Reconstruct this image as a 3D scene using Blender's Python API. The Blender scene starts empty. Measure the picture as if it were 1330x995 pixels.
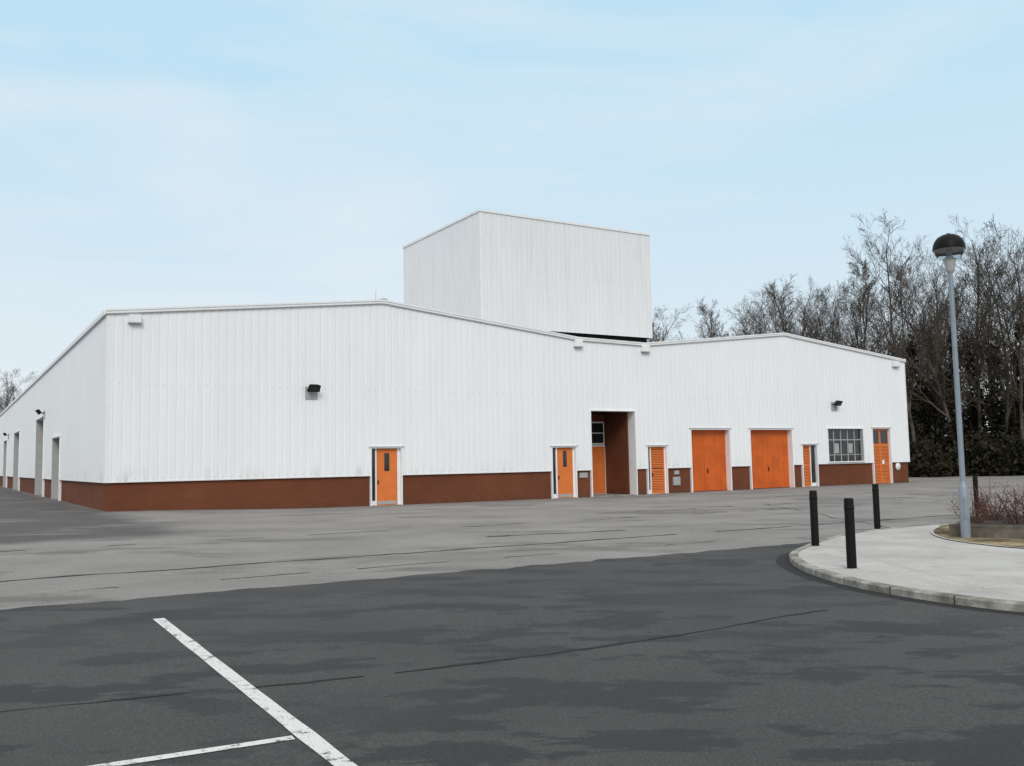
import bpy, bmesh, math, random
from mathutils import Matrix, Vector, noise
random.seed(7)
sc=bpy.context.scene
col=sc.collection
# ---------------------------------------------------------------- site frame
U=Vector((0.8512,0.5248,0)); W=Vector((-0.5248,0.8512,0)); C=Vector((-15.577,35.328,0))
def tv(x,y):
    dx=x-C.x; dy=y-C.y
    return dx*U.x+dy*U.y, dx*W.x+dy*W.y
def xy(t,v): return C.x+t*U.x+v*W.x, C.y+t*U.y+v*W.y
def ss(a,b,x):
    k=max(0,min(1,(x-a)/(b-a))); return k*k*(3-2*k)
def G(t,v): return -0.0053*t-0.17*ss(0,9,t)*(1-ss(15,48,t))*ss(-14,-1,v)
def Gxy(x,y): return G(*tv(x,y))
# ---------------------------------------------------------------- materials
class NT:
    def __init__(s,name):
        s.m=bpy.data.materials.new(name); s.m.use_nodes=True; s.n=s.m.node_tree.nodes; s.l=s.m.node_tree.links
        s.b=s.n["Principled BSDF"]
    def add(s,t,**k):
        n=s.n.new(t)
        for a,b in k.items(): setattr(n,a,b)
        return n
    def link(s,a,b): s.l.new(a,b)
    def coord(s,scale=(1,1,1),out='Object',rot=0):
        c=s.add("ShaderNodeTexCoord"); m=s.add("ShaderNodeMapping"); m.inputs['Scale'].default_value=scale; m.inputs['Rotation'].default_value=(0,0,rot)
        s.link(c.outputs[out],m.inputs[0]); return m.outputs[0]
    def noise(s,vec,scale,detail=4,rough=.55):
        n=s.add("ShaderNodeTexNoise"); n.inputs['Scale'].default_value=scale; n.inputs['Detail'].default_value=detail
        n.inputs['Roughness'].default_value=rough; s.link(vec,n.inputs['Vector']); return n.outputs['Fac']
    def ramp(s,fac,stops):
        r=s.add("ShaderNodeValToRGB"); e=r.color_ramp.elements
        while len(e)<len(stops): e.new(.5)
        for i,(p,c) in enumerate(stops):
            e[i].position=p; e[i].color=(c,c,c,1) if not isinstance(c,tuple) else (*c,1)
        s.link(fac,r.inputs[0]); return r.outputs[0]
    def mix(s,fac,a,b,mode='MIX'):
        m=s.add("ShaderNodeMix",data_type='RGBA',blend_type=mode)
        for i,x in ((0,fac),(6,a),(7,b)):
            if isinstance(x,bpy.types.NodeSocket): s.link(x,m.inputs[i])
            elif i==0: m.inputs[0].default_value=x
            else: m.inputs[i].default_value=(*x,1)
        return m.outputs[2]
    def math(s,op,a,b=None):
        m=s.add("ShaderNodeMath",operation=op)
        for i,x in ((0,a),(1,b)):
            if x is None: continue
            if isinstance(x,bpy.types.NodeSocket): s.link(x,m.inputs[i])
            else: m.inputs[i].default_value=x
        return m.outputs[0]
    def mrange(s,x,a,b,c=0,d=1):
        m=s.add("ShaderNodeMapRange",interpolation_type='SMOOTHSTEP'); s.link(x,m.inputs[0])
        for i,k in enumerate((a,b,c,d)): m.inputs[i+1].default_value=k
        return m.outputs[0]
    def bump(s,h,strength=.3,dist=.01):
        b=s.add("ShaderNodeBump"); b.inputs['Strength'].default_value=strength; b.inputs['Distance'].default_value=dist
        s.link(h,b.inputs['Height']); s.link(b.outputs[0],s.b.inputs['Normal'])
    def fin(s,colr,rough=.6,spec=.5):
        if isinstance(colr,bpy.types.NodeSocket): s.link(colr,s.b.inputs['Base Color'])
        else: s.b.inputs['Base Color'].default_value=(*colr,1)
        if isinstance(rough,bpy.types.NodeSocket): s.link(rough,s.b.inputs['Roughness'])
        else: s.b.inputs['Roughness'].default_value=rough
        s.b.inputs['Specular IOR Level'].default_value=spec
        return s.m
def simple(name,c,rough=.5,var=.12,scale=3,metal=0,spec=.5):
    s=NT(name); v=s.coord(); n=s.noise(v,scale,4)
    r=s.ramp(n,[(.3,1-var),(.7,1+0.0)])
    s.b.inputs['Metallic'].default_value=metal
    return s.fin(s.mix(1,c,r,'MULTIPLY'),rough,spec)
def mat_clad(name,tint,rows,streaklo=.965):
    s=NT(name); c=s.add("ShaderNodeTexCoord"); sep=s.add("ShaderNodeSeparateXYZ"); s.link(c.outputs['Object'],sep.inputs[0])
    h=s.math('ADD',sep.outputs[0],sep.outputs[1])
    cmb=s.add("ShaderNodeCombineXYZ"); s.link(h,cmb.inputs[0]); s.link(s.math('MULTIPLY',sep.outputs[2],.12),cmb.inputs[2])
    st=s.noise(cmb.outputs[0],2.2,4,.65)
    streak=s.ramp(st,[(.30,streaklo),(.52,1.0)])
    big=s.ramp(s.noise(c.outputs['Object'],.25,3),[(.3,.965),(.65,1.0)])
    colr=s.mix(1,tint,streak,'MULTIPLY'); colr=s.mix(1,colr,big,'MULTIPLY')
    fl=s.math('FLOOR',h); wn=s.add("ShaderNodeTexWhiteNoise",noise_dimensions='1D'); s.link(fl,wn.inputs['W'])
    colr=s.mix(1,colr,s.ramp(wn.outputs[0],[(0,.98),(1,1.0)]),'MULTIPLY')
    fx=s.math('ABSOLUTE',s.math('SUBTRACT',s.math('FRACT',s.math('DIVIDE',h,1/3)),.35))
    inx=s.math('LESS_THAN',fx,.07)
    tot=None
    for z in rows:
        a=s.math('LESS_THAN',s.math('ABSOLUTE',s.math('SUBTRACT',sep.outputs[2],z)),.022)
        tot=a if tot is None else s.math('MAXIMUM',tot,a)
    dots=s.math('MULTIPLY',s.math('MULTIPLY',inx,tot),.35)
    colr=s.mix(dots,colr,(.25,.24,.23))
    gr=s.mrange(sep.outputs[2],1.05,1.9,.5,0)
    gm=s.math('MULTIPLY',gr,s.ramp(st,[(.5,0.0),(.75,1.0)]))
    colr=s.mix(gm,colr,(.45,.42,.37))
    return s.fin(colr,.45)
M={}
M['clad']=mat_clad("white_cladding",(.91,.90,.90),[1.22,4.9])
M['clad_t']=mat_clad("tower_cladding",(.83,.82,.815),[9.1,12.2,15.2],.92)
def mat_brick():
    s=NT("red_brick"); c=s.add("ShaderNodeTexCoord"); sep=s.add("ShaderNodeSeparateXYZ"); s.link(c.outputs['Object'],sep.inputs[0])
    h=s.math('ADD',sep.outputs[0],sep.outputs[1]); cmb=s.add("ShaderNodeCombineXYZ"); s.link(h,cmb.inputs[0]); s.link(sep.outputs[2],cmb.inputs[1])
    b=s.add("ShaderNodeTexBrick"); s.link(cmb.outputs[0],b.inputs['Vector']); b.inputs['Scale'].default_value=1
    b.inputs['Brick Width'].default_value=.225; b.inputs['Row Height'].default_value=.075; b.inputs['Mortar Size'].default_value=.004
    b.inputs['Color1'].default_value=(.185,.060,.028,1); b.inputs['Color2'].default_value=(.165,.052,.025,1); b.inputs['Mortar'].default_value=(.135,.055,.032,1)
    n=s.ramp(s.noise(c.outputs['Object'],.5,4),[(.3,.82),(.7,1.08)])
    colr=s.mix(1,b.outputs[0],n,'MULTIPLY')
    df=s.mrange(sep.outputs[2],-.25,.15,.5,0)
    colr=s.mix(s.math('MULTIPLY',df,s.ramp(s.noise(c.outputs['Object'],3,4),[(.4,0.0),(.65,1.0)])),colr,(.06,.05,.04))
    return s.fin(colr,.85,.2)
M['brick']=mat_brick()
M['orange']=simple("orange_paint",(.78,.205,.045),.5,.16,2,spec=.3)
M['orange_d']=simple("orange_shutter_paint",(.68,.13,.016),.5,.25,1.5,spec=.3)
M['white']=simple("white_trim",(.89,.88,.87),.4,.08,2)
M['greytrim']=simple("grey_trim",(.42,.41,.40),.5,.15)
M['black']=simple("black_paint",(.008,.008,.008),.5,.3,spec=.15)
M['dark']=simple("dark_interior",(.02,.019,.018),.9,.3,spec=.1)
M['gal']=simple("grey_blue_paint",(.27,.31,.35),.45,.18,4,.2)
M['roof']=simple("roof_sheet",(.42,.43,.44),.6,.2)
s=NT("dark_glass"); M['glass']=s.fin((.02,.022,.025),.06,.6)
s=NT("clear_bowl"); s.b.inputs['Transmission Weight'].default_value=.92; s.b.inputs['IOR'].default_value=1.15; M['bowl']=s.fin((.6,.63,.66),.05)
def asphalt(name,lo,hi,patch,pmin,pmax,pscale=.5,rough=.85,side_dark=False,big=(.36,.5)):
    s=NT(name); v=s.coord()
    n1=s.noise(v,.35,4,.6); base=s.mix(s.ramp(n1,[(.3,0.0),(.7,1.0)]),lo,hi)
    if side_dark:
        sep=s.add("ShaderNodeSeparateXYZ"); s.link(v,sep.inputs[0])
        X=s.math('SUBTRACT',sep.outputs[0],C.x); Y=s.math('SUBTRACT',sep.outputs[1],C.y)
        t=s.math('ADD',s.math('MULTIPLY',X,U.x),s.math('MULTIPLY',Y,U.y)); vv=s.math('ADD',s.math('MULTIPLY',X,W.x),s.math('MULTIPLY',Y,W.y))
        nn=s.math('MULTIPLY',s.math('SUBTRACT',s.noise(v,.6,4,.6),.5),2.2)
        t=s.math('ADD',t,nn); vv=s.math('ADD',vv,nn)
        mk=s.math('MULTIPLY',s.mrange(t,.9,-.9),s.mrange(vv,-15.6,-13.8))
        base=s.mix(s.math('MULTIPLY',mk,.95),base,(.088,.084,.083))  # tarmac made darker left of the side wall, with an uneven edge
        mk2=s.math('MULTIPLY',s.mrange(vv,-5,0),s.ramp(s.noise(v,.9,4),[(.4,0.0),(.7,.45)]))
        base=s.mix(mk2,base,(.12,.11,.098))
    g=s.noise(v,55,2,.7); base=s.mix(1,base,s.ramp(g,[(.32,.68),(.68,1.32)]),'MULTIPLY')
    vo=s.add("ShaderNodeTexVoronoi"); vo.inputs['Scale'].default_value=28; s.link(v,vo.inputs['Vector'])
    base=s.mix(s.math('MULTIPLY',s.math('LESS_THAN',vo.outputs['Distance'],.13),.35),base,tuple(min(1,c*3) for c in hi))
    vr=s.coord((.62,1.35,1),rot=math.radians(-24))
    p=s.noise(vr,pscale,8,.66); pm=s.ramp(p,[(pmin,0.0),(pmax,1.0)])
    p2=s.noise(v,.18,2); pm=s.math('MULTIPLY',pm,s.ramp(p2,[(big[0],.0),(big[1],1.0)]))
    base=s.mix(pm,base,s.mix(1,patch,s.ramp(g,[(.3,.72),(.7,1.3)]),'MULTIPLY'))
    s.bump(g,.6,.006)
    return s.fin(base,s.ramp(pm,[(0,rough),(1,rough-.15)]),.25)
M['asph']=asphalt("dark_asphalt",(.056,.054,.0535),(.078,.075,.0735),(.034,.033,.0335),.505,.535,.95,.88,big=(.33,.48))
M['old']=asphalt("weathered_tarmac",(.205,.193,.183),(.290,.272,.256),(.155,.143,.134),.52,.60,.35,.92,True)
def grassm():
    s=NT("rough_grass"); v=s.coord(); n=s.noise(v,.15,6,.7)
    return s.fin(s.ramp(n,[(.3,(.035,.035,.018)),(.7,(.085,.07,.045))]),.95,.1)
M['ground']=grassm()
def pavem():
    s=NT("concrete_paving"); v=s.coord(); n=s.noise(v,.8,5,.6); b=s.add("ShaderNodeTexBrick"); s.link(v,b.inputs['Vector'])
    b.offset=0; b.inputs['Scale'].default_value=1; b.inputs['Brick Width'].default_value=1.8; b.inputs['Row Height'].default_value=1.8; b.inputs['Mortar Size'].default_value=.012
    b.inputs['Color1'].default_value=(1,1,1,1); b.inputs['Color2'].default_value=(.95,.95,.95,1); b.inputs['Mortar'].default_value=(.78,.78,.76,1)
    c=s.mix(1,s.ramp(n,[(.3,(.42,.405,.38)),(.7,(.56,.545,.515))]),b.outputs[0],'MULTIPLY')
    g=s.noise(v,40,2,.7); c=s.mix(1,c,s.ramp(g,[(.3,.84),(.7,1.08)]),'MULTIPLY')
    st=s.noise(v,2.3,5,.7); c=s.mix(s.ramp(st,[(.52,0.0),(.75,.5)]),c,(.25,.23,.20)); s.bump(g,.3,.004)
    return s.fin(c,.9,.2)
M['pave']=pavem()
def kerbm():
    s=NT("kerb_concrete"); v=s.coord(); n=s.noise(v,2.2,6,.7)
    return s.fin(s.ramp(n,[(.35,(.13,.115,.09)),(.62,(.44,.42,.38))]),.9,.2)
M['kerb']=kerbm()
def gravelm():
    s=NT("gravel"); v=s.coord(); vo=s.add("ShaderNodeTexVoronoi"); vo.inputs['Scale'].default_value=22; s.link(v,vo.inputs['Vector'])
    n=s.noise(v,1.2,4); c=s.ramp(n,[(.4,(.12,.085,.055)),(.6,(.38,.31,.18))])
    bw=s.add("ShaderNodeRGBToBW"); s.link(vo.outputs['Color'],bw.inputs[0])
    c=s.mix(1,c,s.ramp(bw.outputs[0],[(0,.5),(1,1.3)]),'MULTIPLY'); s.bump(vo.outputs['Distance'],.8,.02)
    return s.fin(c,.95,.1)
M['gravel']=gravelm()
M['soil']=simple("soil",(.06,.042,.028),.95,.5,6)
M['timber']=simple("weathered_timber",(.17,.145,.11),.85,.5,5)
M['tar']=simple("tar_crack",(.055,.050,.046),.85,.6,6,spec=.2)
M['tar_d']=simple("asphalt_seam",(.034,.033,.034),.85,.4,6,spec=.2)
def paintm():
    s=NT("worn_road_paint"); v=s.coord(); n=s.noise(v,9,6,.75); n2=s.noise(v,70,2,.6)
    w=s.math('MULTIPLY',s.ramp(n,[(.37,.0),(.46,1.0)]),s.ramp(n2,[(.30,.3),(.42,1.0)]))
    return s.fin(s.mix(w,(.13,.13,.125),(.70,.69,.67)),.75,.2)
M['paint']=paintm()
def barkm(name,a,b,sc_=1.3):
    s=NT(name); v=s.coord(); n=s.noise(v,sc_,3)
    return s.fin(s.ramp(n,[(.35,a),(.65,b)]),.95,.05)
M['bark']=barkm("bark",(.060,.049,.040),(.135,.110,.089))
M['twig_far']=barkm("distant_twigs",(.040,.034,.027),(.085,.070,.056),.3)
M['twig_red']=barkm("red_stems",(.07,.035,.028),(.17,.09,.065))
M['ivy']=barkm("ivy_leaves",(.012,.013,.007),(.050,.042,.026),.6)
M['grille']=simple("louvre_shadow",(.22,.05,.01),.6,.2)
# ---------------------------------------------------------------- mesh helpers
def mesh(name,vs,fs,mat,parent=None,smooth=False,link=True):
    me=bpy.data.meshes.new(name); me.from_pydata(vs,[],fs); me.update()
    me.materials.append(mat)
    if smooth: me.polygons.foreach_set('use_smooth',[True]*len(me.polygons))
    if not link: return me
    ob=bpy.data.objects.new(name,me); col.objects.link(ob)
    if parent: ob.parent=parent
    return ob
def empty(name,loc=(0,0,0),rz=0):
    e=bpy.data.objects.new(name,None); col.objects.link(e); e.location=loc; e.rotation_euler=(0,0,rz); e.empty_display_size=.3; return e
def box(name,mat,x0,x1,y0,y1,z0,z1,parent,bev=0):
    bm=bmesh.new(); bmesh.ops.create_cube(bm,size=1)
    for v in bm.verts: v.co=Vector(((x0+x1)/2+v.co.x*(x1-x0),(y0+y1)/2+v.co.y*(y1-y0),(z0+z1)/2+v.co.z*(z1-z0)))
    if bev: bmesh.ops.bevel(bm,geom=bm.edges[:],offset=bev,segments=2,affect='EDGES')
    me=bpy.data.meshes.new(name); bm.to_mesh(me); bm.free(); me.materials.append(mat)
    ob=bpy.data.objects.new(name,me); col.objects.link(ob); ob.parent=parent; return ob
def lathe(name,mat,prof,parent,loc=(0,0,0),n=32):
    vs=[];fs=[]
    for r,z in prof:
        for i in range(n):
            a=2*math.pi*i/n; vs.append((loc[0]+r*math.cos(a),loc[1]+r*math.sin(a),loc[2]+z))
    for j in range(len(prof)-1):
        for i in range(n):
            k=(i+1)%n; fs.append((j*n+i,j*n+k,(j+1)*n+k,(j+1)*n+i))
    return mesh(name,vs,fs,mat,parent,True)
RD=.013
def strips(name,mat,s0,s1,ztop,zbot,ops,mapf,parent,prof=True,extra=()):
    P=1/3
    def dep(s):
        if not prof: return 0
        k=(s/P)%1*P
        if k<.235: return 0
        if k<.255: return (k-.235)/.020*RD
        if k<.313: return RD
        return (P-k)/.0203*RD
    bp={s0,s1,*extra}
    if prof:
        i=math.floor(s0/P)
        while i*P<s1:
            for o in (0,.235,.255,.313):
                if s0<i*P+o<s1: bp.add(round(i*P+o,5))
            i+=1
    for o in ops: bp.add(o[0]); bp.add(o[1])
    bp=sorted(b for b in bp if s0<=b<=s1)
    vs=[];fs=[]
    for a,b in zip(bp,bp[1:]):
        if b-a<1e-4: continue
        m=(a+b)/2; cuts=sorted((o[2],o[3]) for o in ops if o[0]<m<o[1])
        lo=zbot; spans=[]
        for c0,c1 in cuts:
            if c0>lo+1e-3: spans.append((lo,c0))
            lo=max(lo,c1)
        spans.append((lo,None))
        da,db=dep(a),dep(b)
        for z0,z1 in spans:
            za=z1 if z1 is not None else ztop(a); zb=z1 if z1 is not None else ztop(b)
            if max(za,zb)<=z0: continue
            k=len(vs); vs+= [mapf(a,da,z0),mapf(b,db,z0),mapf(b,db,zb),mapf(a,da,za)]; fs.append((k,k+1,k+2,k+3))
    return mesh(name,vs,fs,mat,parent)
# ---------------------------------------------------------------- WAREHOUSE
WH=empty("warehouse",C,math.atan2(U.y,U.x))
L=48.9; D=92.0
roofpts=[(0,7.70),(11.5,8.95),(22.3,7.84),(26.7,7.77),(37.5,8.94),(L,7.79)]
def rz(s):
    for (a,za),(b,zb) in zip(roofpts,roofpts[1:]):
        if a<=s<=b:
            k=(s-a)/(b-a); return za+(zb-za)*k-.03
    return 7.77
ZB=1.12
front_ops=[(10.86,12.39,-1,2.36),(20.52,22.03,-1,2.32),(22.95,25.92,-1,4.13),(26.65,28.03,-1,2.31),(29.75,32.75,-1,3.23),(34.3,37.85,-1,3.24),(38.63,39.98,-1,2.31),(40.96,44.28,1.24,3.25),(45.19,47.0,-1,3.31)]
strips("front_cladding",M['clad'],0,L,rz,ZB,front_ops,lambda s,d,z:(s,d,z),WH,extra=[p[0] for p in roofpts])
side_ops=[(15.8,19.6,-1,3.42),(25.2,30.4,-1,4.95),(46.2,52.5,-1,4.85),(63,68,-1,4.6)]
strips("side_cladding",M['clad'],0,D,lambda s:7.67,ZB,side_ops,lambda s,d,z:(d,s,z),WH)
strips("right_cladding",M['clad'],0,D,lambda s:7.76,ZB,[],lambda s,d,z:(L-d,s,z),WH)
strips("rear_cladding",M['clad'],0,L,rz,ZB,[],lambda s,d,z:(s,D-d,z),WH,extra=[p[0] for p in roofpts])
PB=.09
pl_ops=[(o[0],o[1],-1,9) for o in front_ops if o[2]<0]
strips("front_plinth",M['brick'],PB,L-PB,lambda s:1.25,-.9,pl_ops,lambda s,d,z:(s,PB,z),WH,prof=False)
strips("side_plinth",M['brick'],PB,D-PB,lambda s:1.25,-.9,[(a,b,-1,9) for a,b,_,_ in side_ops],lambda s,d,z:(PB,s,z),WH,prof=False)
strips("right_plinth",M['brick'],PB,D-PB,lambda s:1.25,-1.2,[],lambda s,d,z:(L-PB,s,z),WH,prof=False)
segs=[];x=0
for o in sorted(pl_ops): segs.append((x,o[0])); x=o[1]
segs.append((x,L))
for i,(a,b) in enumerate(segs): box("drip_flashing",M['white'],a+.002,b-.002,-.022,PB-.003,ZB-.03,ZB-.004,WH)
x=0; sg=[]
for o in side_ops: sg.append((x,o[0])); x=o[1]
sg.append((x,D))
for a,b in sg: box("drip_flashing_side",M['white'],-.022,PB-.003,a+.03,b-.002,ZB-.03,ZB-.004,WH)
rp=roofpts; vs=[];fs=[]
for i,(s,z) in enumerate(rp): vs+= [(s,.02,z-.02),(s,D-.02,z-.02)]
for i in range(len(rp)-1): fs.append((2*i,2*i+2,2*i+3,2*i+1))
mesh("roof",vs,fs,M['roof'],WH)
def verge(name,y0,y1,zl,zh,pts,mat):
    vs=[];fs=[]
    for s,z in pts: vs+=[(s,y0,z+zl),(s,y0,z+zh),(s,y1,z+zh),(s,y1,z+zl)]
    n=len(pts)
    for i in range(n-1):
        for k in range(4):
            fs.append((4*i+k,4*i+(k+1)%4,4*i+4+(k+1)%4,4*i+4+k))
    fs+=[(0,1,2,3),(4*n-1,4*n-2,4*n-3,4*n-4)]
    return mesh(name,vs,fs,mat,WH)
vp=[]
for s,z in rp:
    if s in (11.5,37.5): vp+=[(s-.6,z-.065),(s-.25,z-.02),(s,z-.008),(s+.25,z-.02),(s+.6,z-.065)]
    else: vp.append((s,z))
vp[0]=(-.06,rp[0][1]); vp[-1]=(L+.06,rp[-1][1])
verge("verge_flashing",-.07,.12,-.11,.05,vp,M['white'])
verge("verge_lip",-.095,-.071,.0,.07,vp,M['white'])
verge("verge_lower_lip",-.085,-.071,-.12,-.095,vp,M['greytrim'])
box("side_gutter",M['white'],-.10,-.004,.13,D,7.58,7.77,WH,.01)
box("right_gutter",M['white'],L+.004,L+.10,.13,D,7.67,7.86,WH,.01)
box("corner_flashing",M['white'],-.012,.10,-.012,-.002,ZB,7.58,WH)
box("corner_flashing_side",M['white'],-.012,-.002,-.001,.10,ZB,7.57,WH)
box("corner_flashing_right",M['white'],L-.10,L+.012,-.012,-.002,ZB,7.66,WH)
for a,b,z0,z1 in [(.76,1.22,7.30,7.60),(22.05,22.52,7.40,7.74),(26.45,26.96,7.34,7.68),(47.6,48.2,7.34,7.70)]:
    box("outlet_box",M['white'],a,b,-.17,-.003,z0,z1,WH,.02)
    box("outlet_box_rim",M['greytrim'],a-.02,b+.02,-.185,-.002,z0-.035,z0-.002,WH)
def lining(o,dep,mat=M['white'],w=.05,v0=-.045,base=-.5):
    a,b,_,z=o
    box("jamb",mat,a-.01,a+w,v0,dep,base,z-w,WH); box("jamb",mat,b-w,b+.01,v0,dep,base,z-w,WH)
    box("head",mat,a-.01,b+.01,v0,dep,z-w+.001,z+.03,WH)
def gl(s): return G(s,0)+.004
def louvres(l0,l1,z0,z1,v,mat=None):
    mat=mat or M['orange']
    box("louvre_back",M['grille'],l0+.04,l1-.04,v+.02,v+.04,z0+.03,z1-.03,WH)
    box("louvre_stile",mat,l0,l0+.07,v-.02,v+.04,z0,z1,WH); box("louvre_stile",mat,l1-.07,l1,v-.02,v+.04,z0,z1,WH)
    zm=(z0+z1)/2
    for za,zb in ((z0,z0+.1),(zm-.05,zm+.05),(z1-.08,z1)): box("louvre_rail",mat,l0+.071,l1-.071,v-.018,v+.039,za,zb,WH)
    vs=[];fs=[]; z=z0+.12
    while z<z1-.1:
        if not(zm-.1<z<zm+.06):
            k=len(vs); vs+=[(l0+.07,v-.016,z),(l1-.07,v-.016,z),(l1-.07,v+.018,z+.055),(l0+.07,v+.018,z+.055)]; fs.append((k,k+1,k+2,k+3))
        z+=.09
    mesh("louvre_slats",vs,fs,mat,WH)
def door(o,glz,leaf,louvre=False,slot=None,v=.13):
    a,b,_,z=o; g=gl((a+b)/2)
    lining(o,v+.08)
    box("head_flashing",M['greytrim'],a-.09,b+.09,-.075,-.046,z+.0,z+.035,WH)
    box("glazed_sidelight",M['glass'],glz[0],glz[1],v,v+.03,g+.22,z-.09,WH)
    box("sidelight_panel",M['white'],glz[0],glz[1],v-.004,v+.03,g-.2,g+.218,WH)
    l0,l1=leaf
    mid=(glz[1],l0) if glz[0]<l0 else (l1,glz[0])
    if mid[1]-mid[0]>.01: box("mullion",M['white'],mid[0]+.002,mid[1]-.002,v-.05,v+.04,g-.2,z-.052,WH)
    rest=(l1,b-.05) if glz[0]<l0 else (a+.05,l0)
    if rest[1]-rest[0]>.01: box("door_frame",M['white'],rest[0]+.002,rest[1]-.002,v-.03,v+.04,g-.2,z-.052,WH)
    if louvre: louvres(l0,l1,g+.02,z-.07,v)
    else:
        box("door_leaf",M['orange'],l0,l1,v-.01,v+.035,g+.02,z-.07,WH,.004)
        box("kick_plate",M['greytrim'],l0+.05,l1-.05,v-.014,v-.0105,g+.06,g+.20,WH)
    box("door_threshold",M['kerb'],a+.05,b-.05,-.05,v-.02,g-.1,g+.018,WH)
    box("door_handle",M['black'],l0+.06,l0+.10,v-.06,v-.021,g+.95,g+1.12,WH)
    if slot: box("door_vision_panel",M['glass'],slot[0],slot[1],v-.02,v-.008,slot[2],slot[3],WH)
door(front_ops[0],(10.93,11.13),(11.19,12.2),slot=(11.58,11.82,1.30,2.10))
door(front_ops[1],(20.60,20.84),(20.92,21.88),slot=(21.30,21.52,1.30,2.10))
door(front_ops[3],(26.71,26.92),(26.98,27.92),louvre=True)
door(front_ops[6],(39.50,39.90),(38.70,39.44),louvre=True)
o=front_ops[2]; a,b,_,zt=o
box("recess_jamb_left",M['white'],a-.01,a+.05,-.045,.5,-.5,zt,WH)
box("recess_jamb_right",M['white'],b-.05,b+.01,-.045,.55,-.5,zt,WH)
box("recess_head",M['white'],a-.01,b+.01,-.045,.55,zt+.001,zt+.05,WH)
box("recess_right_wall",M['brick'],b-.12,b+.1,.551,2.55,-.6,zt+.2,WH)
box("recess_left_wall",M['brick'],a-.2,a+.0,.501,2.55,-.6,zt+.2,WH)
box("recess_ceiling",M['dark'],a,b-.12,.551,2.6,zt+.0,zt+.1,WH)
box("recess_back_wall",M['brick'],a,b,2.56,2.8,-.6,zt+.2,WH)
box("recess_floor",M['kerb'],a,b-.12,0.0,2.55,-.6,gl(24)+.02,WH)
box("recess_door_frame",M['white'],24.35,25.78,2.50,2.555,-.25,2.42,WH)
box("recess_door",M['orange'],24.42,25.72,2.46,2.499,-.2,2.34,WH,.004)
box("recess_window_frame",M['white'],24.35,25.75,2.50,2.555,2.45,3.7,WH)
box("recess_window",M['glass'],24.44,25.66,2.48,2.499,2.53,3.62,WH)
box("recess_window_bar",M['white'],24.44,25.66,2.465,2.479,3.05,3.1,WH)
def shutter(o,dep=.32):
    a,b,_,z=o; g=gl((a+b)/2)
    lining(o,dep+.05,w=.06)
    box("shutter_head_flashing",M['greytrim'],a-.1,b+.1,-.075,-.046,z,z+.04,WH)
    n=max(4,int((b-a)/.42)); w=(b-a-.12)/n
    for i in range(n):
        x0=a+.06+i*w
        box("shutter_panel",M['orange_d'],x0+.003,x0+w-.003,dep-.006*(i%2),dep+.04,g+.03,z-.07,WH,.004)
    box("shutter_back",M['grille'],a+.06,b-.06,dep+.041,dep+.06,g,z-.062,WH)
    box("shutter_bottom_rail",M['orange_d'],a+.065,b-.065,dep-.03,dep-.008,g+.03,g+.15,WH)
    box("shutter_handle",M['black'],(a+b)/2-.02,(a+b)/2+.02,dep-.05,dep-.008,g+1.0,g+1.25,WH)
shutter(front_ops[4]); shutter(front_ops[5])
a,b,z0,z1=front_ops[7]
box("window_jamb",M['white'],a-.01,a+.05,-.04,.2,z0,z1,WH); box("window_jamb",M['greytrim'],b-.05,b+.01,-.04,.2,z0,z1,WH)
box("window_head",M['white'],a-.05,b+.05,-.06,.2,z1+.001,z1+.06,WH); box("window_sill",M['white'],a-.05,b+.05,-.09,.2,z0-.06,z0-.001,WH)
box("window_glass",M['glass'],a+.05,b-.05,.13,.15,z0,z1,WH)
for i in range(6):
    x=a+.05+(b-a-.1)*i/5; box("window_mullion",M['greytrim'],x-.03,x+.03,.09,.129,z0,z1,WH)
box("window_transom",M['greytrim'],a+.05,b-.05,.085,.128,z0+1.30,z0+1.36,WH)
box("window_transom_low",M['greytrim'],a+.05,b-.05,.085,.128,z0+.38,z0+.42,WH)
for i in (1,3):
    x=a+.1+(b-a-.1)*i/5; box("window_blind",M['greytrim'],x+.04,x+.42,.115,.128,z0+.5,z0+1.1,WH)
o=front_ops[8]; a,b,_,z=o; g=gl(46)
lining(o,.2); box("head_flashing",M['greytrim'],a-.09,b+.09,-.075,-.046,z,z+.04,WH)
mid=(a+b)/2
for l0,l1 in ((a+.06,mid-.01),(mid+.01,b-.06)):
    louvres(l0,l1,g+.02,2.2,.13)
    box("door_top_frame",M['orange'],l0,l1,.12,.17,2.21,z-.06,WH)
    box("door_top_glass",M['glass'],l0+.09,l1-.09,.105,.119,2.32,z-.16,WH)
box("meter_cabinet",M['greytrim'],28.45,28.95,.0,.087,.15,.62,WH,.01); box("meter_cabinet_door",M['greytrim'],28.5,28.9,-.012,-.001,.2,.57,WH)
box("vent_grille",M['greytrim'],22.25,22.75,.03,.087,.72,.98,WH,.01)
box("small_panel",M['greytrim'],28.55,28.9,.02,.087,.74,.95,WH,.01)
sg=lathe("round_sign",M['white'],[(0,0),(.24,0),(.25,.01),(.25,.03),(0,.03)],WH,n=28); sg.rotation_euler=(math.radians(90),0,0); sg.location=(47.72,.06,.82)
box("notice_plate",M['white'],46.2,46.42,.09,.104,1.0,1.25,WH)
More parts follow.
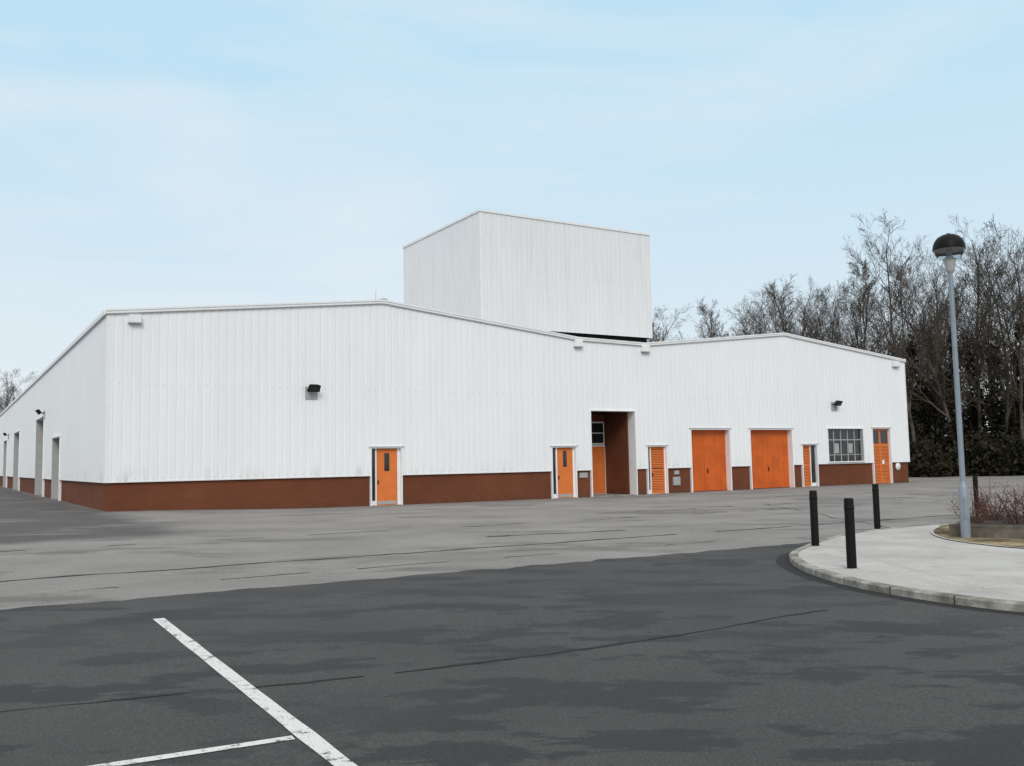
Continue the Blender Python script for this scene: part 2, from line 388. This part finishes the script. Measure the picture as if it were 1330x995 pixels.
def flood(t,z,side=False,tag="floodlight"):
    e=bpy.data.objects.new(tag,None); col.objects.link(e); e.parent=WH
    e.location=(t,-.02,z) if not side else (-.02,t,z)
    if side: e.rotation_euler=(0,0,-math.pi/2)
    box("backplate",M['roof'],-.27,.27,-.02,.0,-.42,.12,e,.004)
    box("bracket",M['black'],-.2,-.16,-.25,-.021,-.05,.0,e); box("bracket",M['black'],.16,.2,-.25,-.021,-.05,.0,e)
    bm=bmesh.new(); bmesh.ops.create_cube(bm,size=1)
    for v in bm.verts:
        f=1 if v.co.y<0 else .62
        v.co=Vector((v.co.x*.56*f,v.co.y*.2,v.co.z*.36*f))
    bmesh.ops.bevel(bm,geom=bm.edges[:],offset=.02,segments=2,affect='EDGES')
    me=bpy.data.meshes.new("housing"); bm.to_mesh(me); bm.free(); me.materials.append(M['black'])
    h=bpy.data.objects.new("housing",me); col.objects.link(h); h.parent=e; h.location=(0,-.3,.06); h.rotation_euler=(math.radians(38),0,0)
    gg=box("lens",M['glass'],-.24,.24,-.108,-.101,-.14,.14,e); gg.location=(0,-.3,.06); gg.rotation_euler=(math.radians(38),0,0)
flood(8.15,4.86); flood(41.7,4.78); flood(25.3,5.15,True); flood(61.0,5.0,True)
for a,b,_,z in side_ops:
    box("side_jamb",M['white'],-.045,.5,a-.01,a+.06,-.4,z-.05,WH); box("side_jamb",M['greytrim'],-.045,.5,b-.06,b+.01,-.4,z-.05,WH)
    box("side_head",M['white'],-.08,.5,a-.06,b+.06,z-.049,z+.04,WH)
    n=int((b-a)/.5); w=(b-a-.12)/n
    for i in range(n): box("side_shutter_panel",M['greytrim'],.45,.49,a+.06+i*w+.006,a+.06+(i+1)*w-.006,-.1,z-.06,WH)
    box("side_shutter_back",M['dark'],.50,.52,a+.05,b-.05,-.4,z,WH)
T0,T1,V0,V1,Z0,Z1=19.5,31.56,5.0,14.9,8.97,15.45
strips("tower_front_cladding",M['clad_t'],T0,T1,lambda s:Z1,Z0,[],lambda s,d,z:(s,V0+d,z),WH)
strips("tower_left_cladding",M['clad_t'],V0,V1,lambda s:Z1,Z0,[],lambda s,d,z:(T0+d,s,z),WH)
strips("tower_right_cladding",M['clad_t'],V0,V1,lambda s:Z1,Z0,[],lambda s,d,z:(T1-d,s,z),WH)
strips("tower_rear_cladding",M['clad_t'],T0,T1,lambda s:Z1,Z0,[],lambda s,d,z:(s,V1-d,z),WH)
box("tower_roof",M['roof'],T0+.04,T1-.04,V0+.04,V1-.04,Z1-.2,Z1-.02,WH)
for a in ((T0-.05,T1+.05,V0-.05,V0-.004),(T0-.05,T1+.05,V1+.004,V1+.05),(T0-.05,T0-.004,V0-.003,V1+.003),(T1+.004,T1+.05,V0-.003,V1+.003)):
    box("tower_coping",M['white'],*a,Z1-.10,Z1+.03,WH)
box("tower_corner_flashing",M['white'],T0-.012,T0+.10,V0-.012,V0-.002,Z0,Z1-.11,WH)
box("tower_corner_flashing",M['white'],T0-.012,T0-.002,V0-.001,V0+.1,Z0,Z1-.11,WH)
box("tower_base",M['dark'],T0+.25,T1-.25,V0+.25,V1-.25,7.5,Z0+.1,WH)
lathe("vent_cowl",M['greytrim'],[(.06,0),(.06,.25),(.2,.25),(.2,.34),(0,.42)],WH,(11.9,.8,8.85),16)
lathe("aerial",M['greytrim'],[(.015,0),(.012,.75),(0,.76)],WH,(11.6,1.0,8.9),8)
# ---------------------------------------------------------------- GROUND
def lattice(name,ts,vs_,dz,mat):
    V=[];F=[]
    for v in vs_:
        for t in ts:
            x,y=xy(t,v); V.append((x,y,G(t,v)+dz))
    n=len(ts)
    for j in range(len(vs_)-1):
        for i in range(n-1): F.append((j*n+i,j*n+i+1,(j+1)*n+i+1,(j+1)*n+i))
    return mesh(name,V,F,mat)
tf=[-60+1.5*i for i in range(101)]; vf=[-28.5+1.5*i for i in range(96)]
lattice("ground",[-900,-400,-150]+tf+[130,200,400,900],[-700,-200,-90]+vf+[160,300,600,1200],0,M['ground'])
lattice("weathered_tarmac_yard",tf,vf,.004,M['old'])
def poly(name,pts,dz,mat):
    return mesh(name,[(x,y,Gxy(x,y)+dz) for x,y in pts],[tuple(range(len(pts)))],mat)
def jag(p0,p1,n,amp,seed):
    out=[]
    for i in range(n+1):
        k=i/n; t=p0[0]+(p1[0]-p0[0])*k; v=p0[1]+(p1[1]-p0[1])*k
        o=amp*(noise.noise(Vector((i*.35,seed,0)))+.5*noise.noise(Vector((i*1.3,seed,3))))
        dx,dy=p1[0]-p0[0],p1[1]-p0[1]; l=math.hypot(dx,dy)
        out.append((t-dy/l*o,v+dx/l*o))
    return out
edge=jag((-70,-25.9),(85,-25.9),900,.20,1)
poly("asphalt_car_park",[xy(*p) for p in edge]+[xy(85,-85),xy(-70,-85)],.008,M['asph'])
def ribbon(name,pts,w,dz,mat,jit=0,wj=0,seed=0,step=.15,gaps=0):
    P=[]
    for (a,b),(c,d) in zip(pts,pts[1:]):
        n=max(1,int(math.hypot(c-a,d-b)/step))
        for i in range(n): P.append((a+(c-a)*i/n,b+(d-b)*i/n))
    P.append(pts[-1]); V=[];F=[]
    for i,(x,y) in enumerate(P):
        x0,y0=P[max(0,i-1)]; x1,y1=P[min(len(P)-1,i+1)]
        dx,dy=x1-x0,y1-y0; l=math.hypot(dx,dy); nx,ny=-dy/l,dx/l
        o=jit*(noise.noise(Vector((i*step*.7,seed,0)))+.4*noise.noise(Vector((i*step*4,seed,5))))
        ww=w/2*(1+wj*noise.noise(Vector((i*step*1.5,seed,9))))
        for s in (-1,1):
            X=x+nx*(o+s*ww); Y=y+ny*(o+s*ww); V.append((X,Y,Gxy(X,Y)+dz))
    for i in range(len(P)-1):
        if gaps and noise.noise(Vector((i*step*.5,seed,20)))>gaps: continue
        F.append((2*i,2*i+1,2*i+3,2*i+2))
    return mesh(name,V,F,mat)
ribbon("tarmac_joint",[xy(-30,-22.9),xy(16,-22.6),xy(60,-22.4)],.10,.008,M['tar'],.14,1.6,1,gaps=.25)
ribbon("tarmac_joint.001",[xy(-40,-17.2),xy(30,-17)],.07,.008,M['tar'],.25,1.7,2,gaps=.02)
ribbon("tarmac_joint.002",[xy(5,-20.4),xy(8.5,-20.9)],.12,.008,M['tar'],.2,1.5,3)
ribbon("tarmac_joint.003",[xy(14,-14.5),xy(60,-14.2)],.12,.008,M['tar'],.2,1.6,4,gaps=.2)
ribbon("tarmac_joint.004",[xy(12,-26.5),xy(20,-14.6)],.05,.008,M['tar'],.2,1.5,5,gaps=.1)
ribbon("tarmac_joint.005",[xy(-8,-24.6),xy(30,-24.3)],.04,.008,M['tar'],.1,1.5,13,gaps=-.05)
ribbon("tarmac_joint.006",[xy(18,-9.5),xy(60,-9)],.08,.02,M['tar'],.2,1.6,14,gaps=.05)
ribbon("asphalt_seam",[(-1.95,6.86),(-.8,7.35),(.31,7.93),(1.5,8.65),(2.55,9.48),(3.3,10.0)],.035,.0115,M['tar_d'],.06,1.3,6,step=.04,gaps=.5)
ribbon("asphalt_seam.001",[(-6,5.2),(-2.35,6.75)],.02,.0115,M['tar_d'],.06,1.3,16,step=.04,gaps=.1)
ribbon("parking_line",[(-3.82,10.03),(-.945,5.11),(.6,2.5)],.115,.012,M['paint'],.0,.14,7,.03)
ribbon("parking_line.001",[(-1.33,5.61),(-2.18,5.165),(-5.5,3.4)],.085,.012,M['paint'],.0,.25,8,.03)
def cat(pts,n=8):
    out=[]
    for i in range(1,len(pts)-2):
        p=[Vector((*q,0)) for q in pts[i-1:i+3]]
        for k in range(n):
            t=k/n; q=.5*((2*p[1])+(p[2]-p[0])*t+(2*p[0]-5*p[1]+4*p[2]-p[3])*t*t+(3*p[1]-p[0]-3*p[2]+p[3])*t**3)
            out.append((q.x,q.y))
    return out
kp=[(24,28.5),(16,24.6),(12.5,22.9),(9.8,21.34),(7.54,19.81),(5.95,17.9),(4.95,16.21),(4.42,15.1),(4.15,13.79),(4.12,12.5),(4.28,11.39),(4.65,10.45),(5.25,9.6),(6.3,8.85),(8,8.4),(14,8.2),(22,8.2),(30,8.2)]
K=cat(kp)
def offs(P,d):
    out=[]
    for i,(x,y) in enumerate(P):
        x0,y0=P[max(0,i-1)]; x1,y1=P[min(len(P)-1,i+1)]; dx,dy=x1-x0,y1-y0; l=math.hypot(dx,dy)
        out.append((x-dy/l*d,y+dx/l*d))
    return out
K2=offs(K,.135); V=[];F=[]
KZ=.10
for (x,y),(x2,y2) in zip(K,K2):
    g=Gxy(x,y); ix,iy=x+(x2-x)*.15,y+(y2-y)*.15
    V+=[(x,y,g-.1),(x,y,g+KZ-.018),(ix,iy,g+KZ),(x2,y2,g+KZ),(x2,y2,g-.1)]
for i in range(len(K)-1):
    for k in range(4): F.append((5*i+k,5*i+5+k,5*i+6+k,5*i+1+k))
mesh("kerb",V,F,M['kerb'])
K3=offs(K,.138)
poly("pavement",K3+[(22,26)],KZ-.006,M['pave'])
# kerb stone joints
V=[];F=[]; acc=0
for i in range(1,len(K)-1):
    acc+=math.hypot(K[i][0]-K[i-1][0],K[i][1]-K[i-1][1])
    if acc>.85:
        acc=0; (x,y),(x2,y2)=K[i],K2[i]; tx,ty=(K[i+1][0]-x),(K[i+1][1]-y); l=math.hypot(tx,ty); tx*=.006/l; ty*=.006/l; g=Gxy(x,y)+KZ+.002
        ox,oy=(x-x2)/.135*.003,(y-y2)/.135*.003; k=len(V)
        V+=[(x+ox-tx,y+oy-ty,g-.1),(x+ox+tx,y+oy+ty,g-.1),(x+ox+tx,y+oy+ty,g),(x+ox-tx,y+oy-ty,g),(x2+tx,y2+ty,g),(x2-tx,y2-ty,g)]
        F+=[(k,k+1,k+2,k+3),(k+3,k+2,k+4,k+5)]
mesh("kerb_joints",V,F,M['tar_d'])
ribbon("gutter_grime",[p for p in offs(K,-.10)][20:-20],.20,.0105,M['tar_d'],.03,.6,11,.1)
bedp=cat([(12,22),(9.7,20.9),(9.1,20.1),(8.38,18.77),(7.98,17.32),(8.05,16.1),(8.5,15.2),(10,14.7),(16,14.6),(18,14.6)],8)
poly("gravel_bed",bedp+[(16,21.5),(10.5,21.4)],KZ+.002,M['gravel'])
ribbon("bed_edging",bedp,.06,KZ+.012,M['pave'],0,0,1)
PL=empty("planter_bed")
pp=[(8.30,17.85),(8.85,17.25),(14.5,16.6),(14.5,20.2),(10.2,20.6)]
def wallstrip(a,b,h,th,mat,name):
    dx,dy=b[0]-a[0],b[1]-a[1]; l=math.hypot(dx,dy); nx,ny=-dy/l*th,dx/l*th
    q=[a,b,(b[0]+nx,b[1]+ny),(a[0]+nx,a[1]+ny)]; z=Gxy(*a)+KZ
    vs=[(x,y,z-.02) for x,y in q]+[(x,y,z+h) for x,y in q]
    mesh(name,vs,[(3,2,1,0),(4,5,6,7),(0,1,5,4),(1,2,6,5),(2,3,7,6),(3,0,4,7)],mat,PL)
for i in range(5):
    a=pp[i]; b=pp[(i+1)%5]; wallstrip(a,b,.12,.07,M['timber'],"sleeper_low"); 
    dx,dy=b[0]-a[0],b[1]-a[1]; l=math.hypot(dx,dy); o=.006
    wallstrip((a[0]-dy/l*o,a[1]+dx/l*o),(b[0]-dy/l*o,b[1]+dx/l*o),.235,.06,M['timber'],"sleeper_top")
mesh("soil",[(x,y,Gxy(x,y)+KZ+.19) for x,y in pp],[(0,1,2,3,4)],M['soil'],PL)
# ---------------------------------------------------------------- BOLLARDS
def bollard(x,y,h=.97,r=.066,name="bollard"):
    e=empty(name,(x,y,Gxy(x,y)+KZ-.008))
    lathe("post",M['black'],[(r,-.05),(r,h-.03),(r*.93,h-.008),(r*.8,h),(0,h)],e,n=28)
    lathe("collar",M['kerb'],[(r*1.5,0),(r*1.45,.008),(r,.010)],e,n=28)
    lathe("band",M['black'],[(r+.001,h-.16),(r+.004,h-.155),(r+.004,h-.115),(r+.001,h-.11)],e,n=28)
for x,y in [(5.24,16.31),(4.64,12.92),(7.77,20.0)]: bollard(x,y)
bollard(13.2,26.6,.97)
# ---------------------------------------------------------------- STREET LAMP
lx,ly=8.45,17.50
SL=empty("street_lamp",(lx,ly,Gxy(lx,ly)+KZ))
lathe("base_section",M['gal'],[(.088,-.05),(.088,.93),(.08,.96),(.052,1.04),(.05,1.06)],SL,n=24)
lathe("shaft",M['gal'],[(.050,1.06),(.047,3.0),(.042,5.08)],SL,n=24)
lathe("collar",M['greytrim'],[(.042,5.02),(.075,5.05),(.085,5.10),(.10,5.22),(.12,5.28),(.125,5.30),(0,5.30)],SL,n=24)
lathe("bowl",M['bowl'],[(.12,5.285),(.18,5.31),(.235,5.36),(.268,5.43),(.28,5.50)],SL,n=40)
lathe("canopy",M['black'],[(.292,5.475),(.292,5.51),(.284,5.575),(.255,5.65),(.20,5.72),(.12,5.765),(.05,5.78),(.03,5.80),(0,5.805)],SL,n=40)
lathe("canopy_underside",M['greytrim'],[(.288,5.50),(.15,5.53),(0,5.54)],SL,n=40)
lathe("lamp_gear",M['greytrim'],[(.07,5.30),(.07,5.36),(.045,5.37),(.045,5.50),(0,5.50)],SL,n=20)
box("access_door",M['gal'],-.05,.05,-.094,-.086,.35,.75,SL,.002)
# ---------------------------------------------------------------- TREES
def tube(V,F,nodes,k):
    base=len(V)
    for i,(p,r) in enumerate(nodes):
        d=(nodes[min(i+1,len(nodes)-1)][0]-nodes[max(i-1,0)][0])
        if d.length<1e-6: d=Vector((0,0,1))
        d.normalize(); a=d.orthogonal().normalized(); b=d.cross(a)
        for j in range(k):
            t=2*math.pi*j/k; V.append(tuple(p+a*(r*math.cos(t))+b*(r*math.sin(t))))
    for i in range(len(nodes)-1):
        for j in range(k):
            F.append((base+i*k+j,base+i*k+(j+1)%k,base+(i+1)*k+(j+1)%k,base+(i+1)*k+j))
def rv(R): return Vector((R.gauss(0,1),R.gauss(0,1),R.gauss(0,1)))
def branch(V,F,R,p,d,length,r,level,cfg):
    n=[9,6,4,3,2][level]; k=[7,4,3,3,3][level]; nodes=[(p.copy(),r)]; q=p.copy(); dd=d.copy()
    wob=[.05,.10,.13,.15,.15][level]; up=[.02,cfg['up'],cfg['up']*.9,.08,.05][level]
    for i in range(n):
        dd=(dd+rv(R)*wob+Vector((0,0,up))).normalized(); q=q+dd*(length/n)
        rr=max(.009,r*(1-(i+1)/n*.82)); nodes.append((q.copy(),rr))
    tube(V,F,nodes,k)
    if level>=4: return
    cnt=cfg['cnt'][level]
    for c in range(cnt):
        f=cfg['start'][level]+(1-cfg['start'][level])*((c+R.random())/cnt)
        x=f*n; i=min(n-1,int(x)); fr=x-i
        pp_=nodes[i][0].lerp(nodes[i+1][0],fr); pr=nodes[i][1]
        ax=(nodes[i+1][0]-nodes[i][0]).normalized()
        perp=rv(R).cross(ax).normalized(); ang=math.radians(R.uniform(*cfg['ang'][level]))
        nd=(ax*math.cos(ang)+perp*math.sin(ang)).normalized()
        if level==0: ln=length*cfg['bl']*(1.15-f*.8)*R.uniform(.7,1.15)
        else: ln=length*[0,.55,.62,.6][level]*(1.15-f*.5)*R.uniform(.6,1.2)
        branch(V,F,R,pp_,nd,ln,min(pr*.6,max(.011,ln*.013)),level+1,cfg)
def make_tree(name,seed,cfg,h=20,mat=None,stems=1):
    R=random.Random(seed); V=[];F=[]
    for s in range(stems):
        d=Vector((R.gauss(0,.04*(1+3*(stems>1))),R.gauss(0,.04*(1+3*(stems>1))),1)).normalized()
        branch(V,F,R,Vector((s*.5-.25*(stems-1),R.uniform(-.2,.2),-.4)),d,h,h*.0095,0,cfg)
    return mesh(name,V,F,mat or M['bark'],link=False)
c1=dict(up=.10,cnt=[20,8,5,3],start=[.25,.25,.25,.25],ang=[(30,58),(25,55),(22,52),(20,45)],bl=.42)
c2=dict(up=.13,cnt=[22,8,5,3],start=[.2,.2,.2,.2],ang=[(22,44),(22,48),(22,50),(20,45)],bl=.40)
c3=dict(up=.07,cnt=[19,9,5,3],start=[.2,.2,.2,.2],ang=[(34,64),(28,58),(24,52),(20,48)],bl=.48)
tm=[make_tree("bare_tree_a",1,c1,20),make_tree("bare_tree_b",12,c2,20),make_tree("bare_tree_c",23,c3,17),make_tree("bare_tree_d",34,c2,15)]
def topz(me): return max(v.co.z for v in me.vertices)
hts=[topz(m) for m in tm]
def tree(x,y,h,k,rot):
    ob=bpy.data.objects.new("bare_tree",tm[k]); col.objects.link(ob)
    s=h/hts[k]; ob.scale=(s,s,s); ob.rotation_euler=(0,0,rot); ob.location=(x,y,Gxy(x,y)-.1)
R=random.Random(5)
TL=[(.158,92,17.0,2),(.178,95,17.3,3),(.200,98,15.4,2),(.222,97,15.2,3),(.243,93,18.2,3),(.262,90,19.6,2),(.283,92,21.0,0),(.303,94,20.2,1),(.325,90,19.2,2),(.345,92,20.5,1),
    (.366,88,20.8,3),(.390,90,20.6,0),(.434,84,24.0,0),(.460,88,22.0,1),(.480,82,20.8,3),(.500,86,23.6,0),(.526,84,23.0,2),(.552,80,22.0,1),(.58,82,22,0),
    (.272,100,20,1),(.315,101,21,3),(.355,99,21,0),(.405,97,22.0,2),(.445,98,22.0,3),(.515,97,24,1),(.545,96,25,3),(.19,104,16.5,0),(.232,106,17,2)]
for r_,y,h,k in TL: tree(r_*y,y,h,k,R.uniform(0,6.28))
tree(-70.6,130,16.6,2,1.0); tree(-76,134,15,3,2.0)
def leaves(name,clumps,mat,seed,size=(.14,.3),asp=.8,up=0):
    R=random.Random(seed); V=[];F=[]
    for cx,cy,cz,rx,rz_,n in clumps:
        for i in range(n):
            d=rv(R).normalized()*(R.random()**.45)
            p=Vector((cx+d.x*rx,cy+d.y*rx,cz+d.z*rz_))
            a=(rv(R)+Vector((0,0,up))).normalized()*R.uniform(*size); b=a.cross(rv(R)).normalized()*R.uniform(*size)*asp
            k=len(V); V+=[tuple(p-a),tuple(p+b*.9),tuple(p+a),tuple(p-b)]; F.append((k,k+1,k+2,k+3))
    return mesh(name,V,F,mat)
cl=[]
R=random.Random(9)
for i in range(130):
    r_=R.uniform(.40,.62); y=R.uniform(77,90); x=r_*y; h=R.uniform(1.0,3.4); cl.append((x,y,Gxy(x,y)+h*.55,R.uniform(1.0,2.2),h*.75,200))
for i in range(45):
    r_=R.uniform(.41,.60); y=R.uniform(86,93); x=r_*y; h=R.uniform(3,7.5); cl.append((x,y,Gxy(x,y)+h,R.uniform(.8,1.7),R.uniform(1.2,2.6),130))
for r_,y,h,k in TL:
    if r_>.41 and y<90:
        for j in range(9): cl.append((r_*y+R.uniform(-.3,.3),y+R.uniform(-.3,.3),1+j*1.35+R.uniform(-.4,.4),R.uniform(.4,.9),1.1,80))
leaves("undergrowth",cl,M['ivy'],3,(.12,.27))
# distant woodland: a deep belt of bare twiggy growth behind the first trees
cl=[]
for i in range(230):
    r_=R.uniform(.13,.66); y=R.uniform(103,125); x=r_*y
    top=(9.5 if r_<.36 else 14.5); z=top*R.random()**.8
    cl.append((x,y,Gxy(x,y)+z,R.uniform(1.5,3.4),R.uniform(1.5,3.0),300))
leaves("distant_trees",cl,M['twig_far'],4,(.35,.95),.06,1.0)
def shrub_mesh(name,seed,h,stems,mat,rad):
    R=random.Random(seed); V=[];F=[]
    for s in range(stems):
        a=R.uniform(0,6.28); d=Vector((math.cos(a)*R.uniform(.1,.9),math.sin(a)*R.uniform(.1,.9),1)).normalized()
        n=5; p=Vector((math.cos(a)*rad*R.random(),math.sin(a)*rad*R.random(),-.05)); nodes=[(p.copy(),.008)]
        L_=h*R.uniform(.6,1.1); q=p.copy(); dd=d.copy()
        for i in range(n):
            dd=(dd+rv(R)*.18).normalized(); q=q+dd*L_/n; nodes.append((q.copy(),.008*(1-i/n*.7)))
        tube(V,F,nodes,4)
        for c in range(7):
            i=R.randrange(1,n); p0=nodes[i][0]; nd=(dd+rv(R)*.7).normalized(); m=[(p0,.0045)]
            for z in range(3): nd=(nd+rv(R)*.25).normalized(); m.append((m[-1][0]+nd*L_*.11,.0035))
            tube(V,F,m,3)
    return mesh(name,V,F,mat,link=False)
sm=[shrub_mesh("shrub_a",1,.76,28,M['twig_red'],.22),shrub_mesh("shrub_b",2,.92,32,M['twig_red'],.28)]
for i,(x,y) in enumerate([(9.2,18.6),(9.9,18.3),(10.0,19.5),(10.7,18.9),(10.6,17.7),(11.5,18.4),(11.6,19.5),(12.6,18.6)]):
    ob=bpy.data.objects.new("shrub",sm[i%2]); col.objects.link(ob); ob.location=(x,y,Gxy(x,y)+KZ+.19); ob.rotation_euler=(0,0,i*1.3); k=.85+.1*(i%3); ob.scale=(k,k,k)
# ---------------------------------------------------------------- WORLD / LIGHT
w=bpy.data.worlds.new("World"); sc.world=w; w.use_nodes=True; N=w.node_tree.nodes; Lk=w.node_tree.links; N.clear()
out=N.new("ShaderNodeOutputWorld"); mixs=N.new("ShaderNodeMixShader"); Lk.new(mixs.outputs[0],out.inputs[0])
sky=N.new("ShaderNodeTexSky"); sky.sky_type='NISHITA'; sky.sun_disc=False; sky.sun_elevation=math.radians(37); sky.sun_rotation=math.radians(180)
b1=N.new("ShaderNodeBackground"); b1.inputs[1].default_value=.12; Lk.new(sky.outputs[0],b1.inputs[0]); Lk.new(b1.outputs[0],mixs.inputs[1])
tc=N.new("ShaderNodeTexCoord"); sp=N.new("ShaderNodeSeparateXYZ"); Lk.new(tc.outputs['Generated'],sp.inputs[0])
rp_=N.new("ShaderNodeValToRGB"); e=rp_.color_ramp.elements
stops=[(0,(.80,.85,.89)),(.10,(.74,.83,.89)),(.24,(.64,.81,.92)),(.42,(.53,.785,.945)),(.55,(.58,.78,.92)),(.75,(1.0,.97,.93)),(1,(1.15,1.09,1.02))]
while len(e)<len(stops): e.new(.5)
for i,(p,c) in enumerate(stops): e[i].position=p; e[i].color=(*c,1)
Lk.new(sp.outputs[2],rp_.inputs[0])
mp=N.new("ShaderNodeMapping"); mp.inputs['Scale'].default_value=(1.0,1.0,4.2); mp.inputs['Rotation'].default_value=(0,math.radians(16),0); mp.inputs['Location'].default_value=(.3,.2,.1); Lk.new(tc.outputs['Generated'],mp.inputs[0])
nz=N.new("ShaderNodeTexNoise"); nz.inputs['Scale'].default_value=1.7; nz.inputs['Detail'].default_value=5; nz.inputs['Roughness'].default_value=.55; nz.inputs['Distortion'].default_value=.4; Lk.new(mp.outputs[0],nz.inputs['Vector'])
cr=N.new("ShaderNodeValToRGB"); cr.color_ramp.elements[0].position=.42; cr.color_ramp.elements[0].color=(0,0,0,1); cr.color_ramp.elements[1].position=.70; cr.color_ramp.elements[1].color=(.75,.75,.75,1); Lk.new(nz.outputs['Fac'],cr.inputs[0])
mx=N.new("ShaderNodeMix"); mx.data_type='RGBA'; Lk.new(cr.outputs[0],mx.inputs[0]); Lk.new(rp_.outputs[0],mx.inputs[6]); mx.inputs[7].default_value=(.83,.88,.92,1)
b2=N.new("ShaderNodeBackground"); b2.inputs[1].default_value=1.0; Lk.new(mx.outputs[2],b2.inputs[0]); Lk.new(b2.outputs[0],mixs.inputs[2]); mixs.inputs[0].default_value=.94
sd=bpy.data.lights.new("sun","SUN"); sd.energy=1.5; sd.angle=math.radians(25); sd.color=(1,.955,.90)
so=bpy.data.objects.new("sun",sd); col.objects.link(so); so.rotation_euler=Vector((0,-.8,.6)).to_track_quat('Z','Y').to_euler()
# ---------------------------------------------------------------- CAMERA
cd=bpy.data.cameras.new("camera"); cd.sensor_width=36; cd.lens=36*1200/1330; cd.clip_end=3000
co=bpy.data.objects.new("camera",cd); col.objects.link(co)
Rm=Matrix.Rotation(math.radians(90)+math.atan(101.5/1200),4,'X')@Matrix.Rotation(math.radians(-1.08),4,'Z')
co.matrix_world=Matrix.Translation((0,0,1.63))@Rm
sc.camera=co
sc.view_settings.view_transform='Standard'; sc.view_settings.look='None'; sc.view_settings.exposure=0
